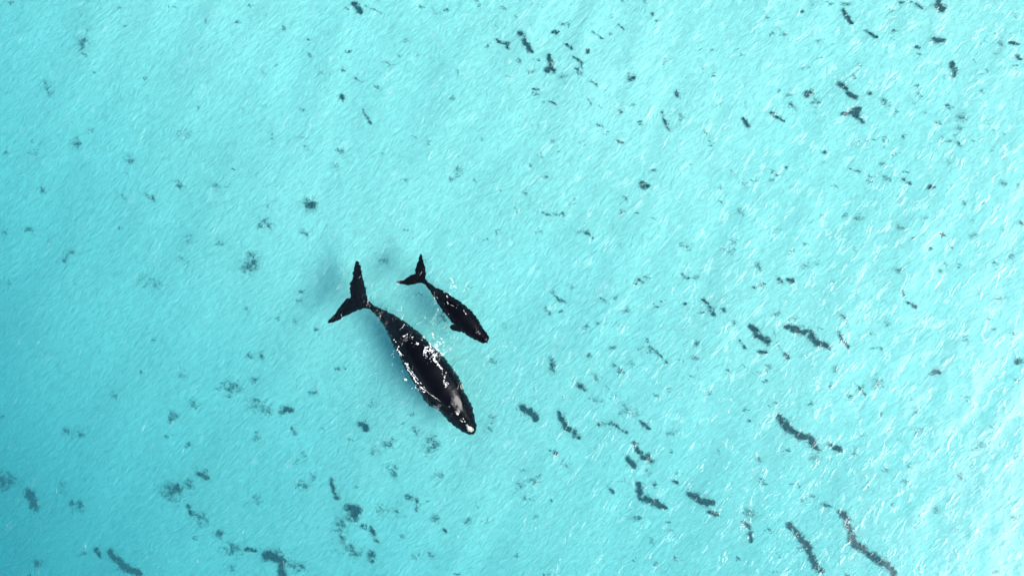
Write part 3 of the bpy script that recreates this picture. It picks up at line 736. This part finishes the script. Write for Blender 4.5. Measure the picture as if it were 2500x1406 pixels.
def seaweed(pts, wpx, dark, seed):
    r = random.Random(seed)
    P = [bed_point(*q) for q in pts]
    k = 1.10                                       # bed lies farther away: widen accordingly
    half = wpx * S * k / 2
    soft = 1.0 if dark > .7 else .8
    if dark < .5:
        half *= 1.42; soft = 0.42
    q_ = r.uniform(-1.2, 0.5); el_ = half * r.uniform(.4, 1.1)
    segs = [(P[i], P[i + 1]) for i in range(len(P) - 1)] or [((P[0][0] - el_ * math.cos(q_), P[0][1] - el_ * math.sin(q_), P[0][2]), (P[0][0] + el_ * math.cos(q_), P[0][1] + el_ * math.sin(q_), P[0][2]))]
    if len(P) == 1: half *= r.uniform(.7, .95)
    lens = [math.hypot(b[0] - a[0], b[1] - a[1]) for a, b in segs]
    tot = sum(lens) + 1e-6
    area = (tot + half * 1.6) * half * 2
    bs = 0.38 + 0.3 * dark
    cnt = int(max(8, area * soft * 1.3 * (16 + 520 * dark ** 1.8) * 0.8 / bs ** 2))
    cnt = min(cnt, 5200)
    # sub-clumps give the blotchy, broken outline
    nsub = max(3, int(tot / (half * 0.8)) + 3)
    subs = []
    for i in range(nsub):
        t = (i + r.random()) / nsub * tot
        for (a, b), ln in zip(segs, lens):
            if t <= ln or (a, b) == segs[-1]:
                f = min(1, t / (ln + 1e-6)); break
            t -= ln
        nx, ny = -(b[1] - a[1]) / (ln + 1e-6), (b[0] - a[0]) / (ln + 1e-6)
        endt = math.sin(math.pi * (i + .5) / nsub) ** 0.4
        off = r.gauss(0, half * (0.24 if tot > 3 * half else 0.36))
        subs.append((a[0] + (b[0] - a[0]) * f + nx * off, a[1] + (b[1] - a[1]) * f + ny * off, half * (r.uniform(.32, .85) if tot > 3 * half else r.uniform(0.25, 0.85) if dark > .5 else r.uniform(.6, 1.0)) * (0.6 + 0.4 * endt), r.uniform(.5, 1.4)))
    wts = [q[3] for q in subs]
    V = []; F = []
    lay = r.uniform(-0.9, 0.3)
    cx0 = sum(q[0] for q in subs) / nsub; cy0 = sum(q[1] for q in subs) / nsub
    for _ in range(cnt):
        s = r.choices(subs, wts)[0]
        stray = r.uniform(1.3, 2.1) if r.random() < 0.3 else 1.0
        x = s[0] + r.gauss(0, s[2] * .62 * stray); y = s[1] + r.gauss(0, s[2] * .62 * stray)
        ln = r.uniform(.08, .32) * (0.6 + min(1, half * 2)) * bs; w = r.uniform(.012, .036) * bs
        if noise.noise(Vector((x * 2.7, y * 2.7, seed))) + 0.5 * noise.noise(Vector((x * 7, y * 7, seed))) < -0.16 + 0.3 * (1 - dark) * r.random() - 0.25 * (r.random() < .3): continue
        a = lay + r.gauss(0, 0.9)
        ca, sa = math.cos(a), math.sin(a)
        z0 = -float(depth_at(x, y)) + r.uniform(0.01, 0.07 + half * .35)
        z1 = z0 + r.uniform(-.02, .10); z2 = z1 + r.uniform(-.08, .08)
        if stray > 1: ln *= .7; w *= .7
        bend = r.gauss(0, .25) * ln
        pr = [(-.5, 0, z0, .6), (0, bend, z1, 1), (.5, 0, z2, .25)]
        b = len(V)
        for t, o_, z, ww in pr:
            mx, my = x + ca * ln * t - sa * o_, y + sa * ln * t + ca * o_
            V.append((mx - sa * w * ww, my + ca * w * ww, z)); V.append((mx + sa * w * ww, my - ca * w * ww, z + .006))
        F.append((b, b + 1, b + 3, b + 2)); F.append((b + 2, b + 3, b + 5, b + 4))
    # the main stem the fronds hang on, a thin strand through the whole clump
    line = [segs[0][0]] + [q[1] for q in segs]
    if len(P) == 1:
        line = [(cx0 - 1.3 * half * math.cos(q_), cy0 - 1.3 * half * math.sin(q_), 0), (cx0, cy0, 0), (cx0 + 1.3 * half * math.cos(q_), cy0 + 1.3 * half * math.sin(q_), 0)]
    b = len(V)
    for (lx, ly, _lz) in line:
        z = -float(depth_at(lx, ly)) + .03
        V.append((lx, ly, z)); V.append((lx + .006, ly + .006, z + .006))
    for i in range(len(line) - 1):
        F.append((b + 2 * i, b + 2 * i + 1, b + 2 * i + 3, b + 2 * i + 2))
    bz = -float(depth_at(cx0, cy0))
    o = mesh_obj('seaweed_clump', [(v[0] - cx0, v[1] - cy0, v[2] - bz) for v in V], F, M_WEED, None, False)
    o.location = (cx0, cy0, bz)
    return o

def describe(pts, w, d):
    ln = sum(math.hypot(pts[i + 1][0] - pts[i][0], pts[i + 1][1] - pts[i][1]) for i in range(len(pts) - 1))
    shape = 'roundish' if ln < w else 'slanting'
    tone = 'dark' if d >= .58 else 'greyish' if d >= .38 else 'faint'
    size = 'small' if w < 12 and ln < 20 else 'mid-sized'
    return size, tone, shape

def place(x, y):
    col = ['far left', 'left-hand', 'middle', 'right-hand', 'far right'][min(4, int(x / 500))]
    row = ['top', 'upper', 'lower', 'bottom'][min(3, int(y / 351.6))]
    return col, row

NTH = ['', 'second', 'third', 'fourth', 'fifth', 'sixth', 'seventh', 'eighth', 'ninth', 'tenth', 'eleventh', 'twelfth', 'thirteenth', 'fourteenth']
keys = {}
for i, (pts, w, d, lb) in enumerate(W):
    if lb: continue
    cx = sum(q[0] for q in pts) / len(pts); cy = sum(q[1] for q in pts) / len(pts)
    keys.setdefault(describe(pts, w, d) + place(cx, cy), []).append((cx, i))
auto = {}
for (size, tone, shape, col, row), members in keys.items():
    members.sort()
    for j, (cx, i) in enumerate(members):
        if len(members) == 1:
            auto[i] = f'{size} {tone} {shape} seaweed patch, only such one in the {col} {row} water'
        else:
            nth = 'leftmost' if j == 0 else 'rightmost' if j == len(members) - 1 else NTH[j] + ' from left'
            auto[i] = f'{size} {tone} {shape} seaweed patch, {nth} in the {col} {row} water'
for i, (pts, w, d, lb) in enumerate(W):
    o = seaweed(pts, w, d, 100 + i)
    tag(o, lb or auto[i], 'seaweed', 'seaweed clumps on the sandy seabed')

# uncountable flecks of weed on the sand
V = []; F = []
for _ in range(420):
    gx = rng.uniform(0, 2500); gy = rng.uniform(0, 1406)
    if rng.random() > 0.25 + 0.75 * gx / 2500: continue
    x0, y0, _z = bed_point(gx, gy)
    for _k in range(int(rng.integers(2, 9))):
        x = x0 + rng.normal(0, .13); y = y0 + rng.normal(0, .10)
        z = -float(depth_at(x, y)) + rng.uniform(.01, .06)
        a = rng.uniform(-1.4, .6); ln = rng.uniform(.05, .14); w = rng.uniform(.010, .022)
        ca, sa = math.cos(a), math.sin(a); b = len(V)
        V += [(x - ca * ln - sa * w, y - sa * ln + ca * w, z), (x - ca * ln + sa * w, y - sa * ln - ca * w, z), (x + ca * ln + sa * w, y + sa * ln - ca * w, z + .04), (x + ca * ln - sa * w, y + sa * ln + ca * w, z + .04)]
        F.append((b, b + 1, b + 2, b + 3))
fl = mesh_obj('weed_flecks', V, F, M_WEED, None, False)
tag(fl, 'tiny faint flecks of weed strewn over the pale sand', 'weed', None, 'stuff')

# ------------------------------------------------------------------ small black bird low over the water
def bird(pxx, pyy, z, ang):
    k = 1 - z / CAM_H
    x, y = px(pxx, pyy); x *= k; y *= k
    root = bpy.data.objects.new('bird', None); COL.objects.link(root); root.location = (x, y, z); root.rotation_euler = (0.25, 0, ang)
    tag(root, 'tiny black bird alone over the water at the right of the picture', 'bird')
    v, f = blob(0, 0, 0, .17, .05, .05)
    v2, f2 = blob(.17, 0, .02, .045, .035, .035)
    v3, f3 = blob(-.18, 0, 0, .09, .035, .012)
    me = v + v2 + v3
    fs = list(f) + [tuple(len(v) + i for i in q) for q in f2] + [tuple(len(v) + len(v2) + i for i in q) for q in f3]
    mesh_obj('body', me, fs, M_BIRD, root)
    for s in (-1, 1):
        vv = [(.07, .02 * s, .02), (-.06, .02 * s, .02), (.10, .15 * s, .08), (-.02, .16 * s, .08), (.02, .34 * s, .05), (-.03, .33 * s, .05)]
        vv += [(a, b, c - .012) for a, b, c in vv]
        ff = [(0, 2, 3, 1), (2, 4, 5, 3), (6, 7, 9, 8), (8, 9, 11, 10), (0, 6, 8, 2), (2, 8, 10, 4), (1, 3, 9, 7), (3, 5, 11, 9), (4, 10, 11, 5), (0, 1, 7, 6)]
        mesh_obj('wing', vv, ff, M_BIRD, root, False)
bird(2301, 574, 2.0, math.radians(70))
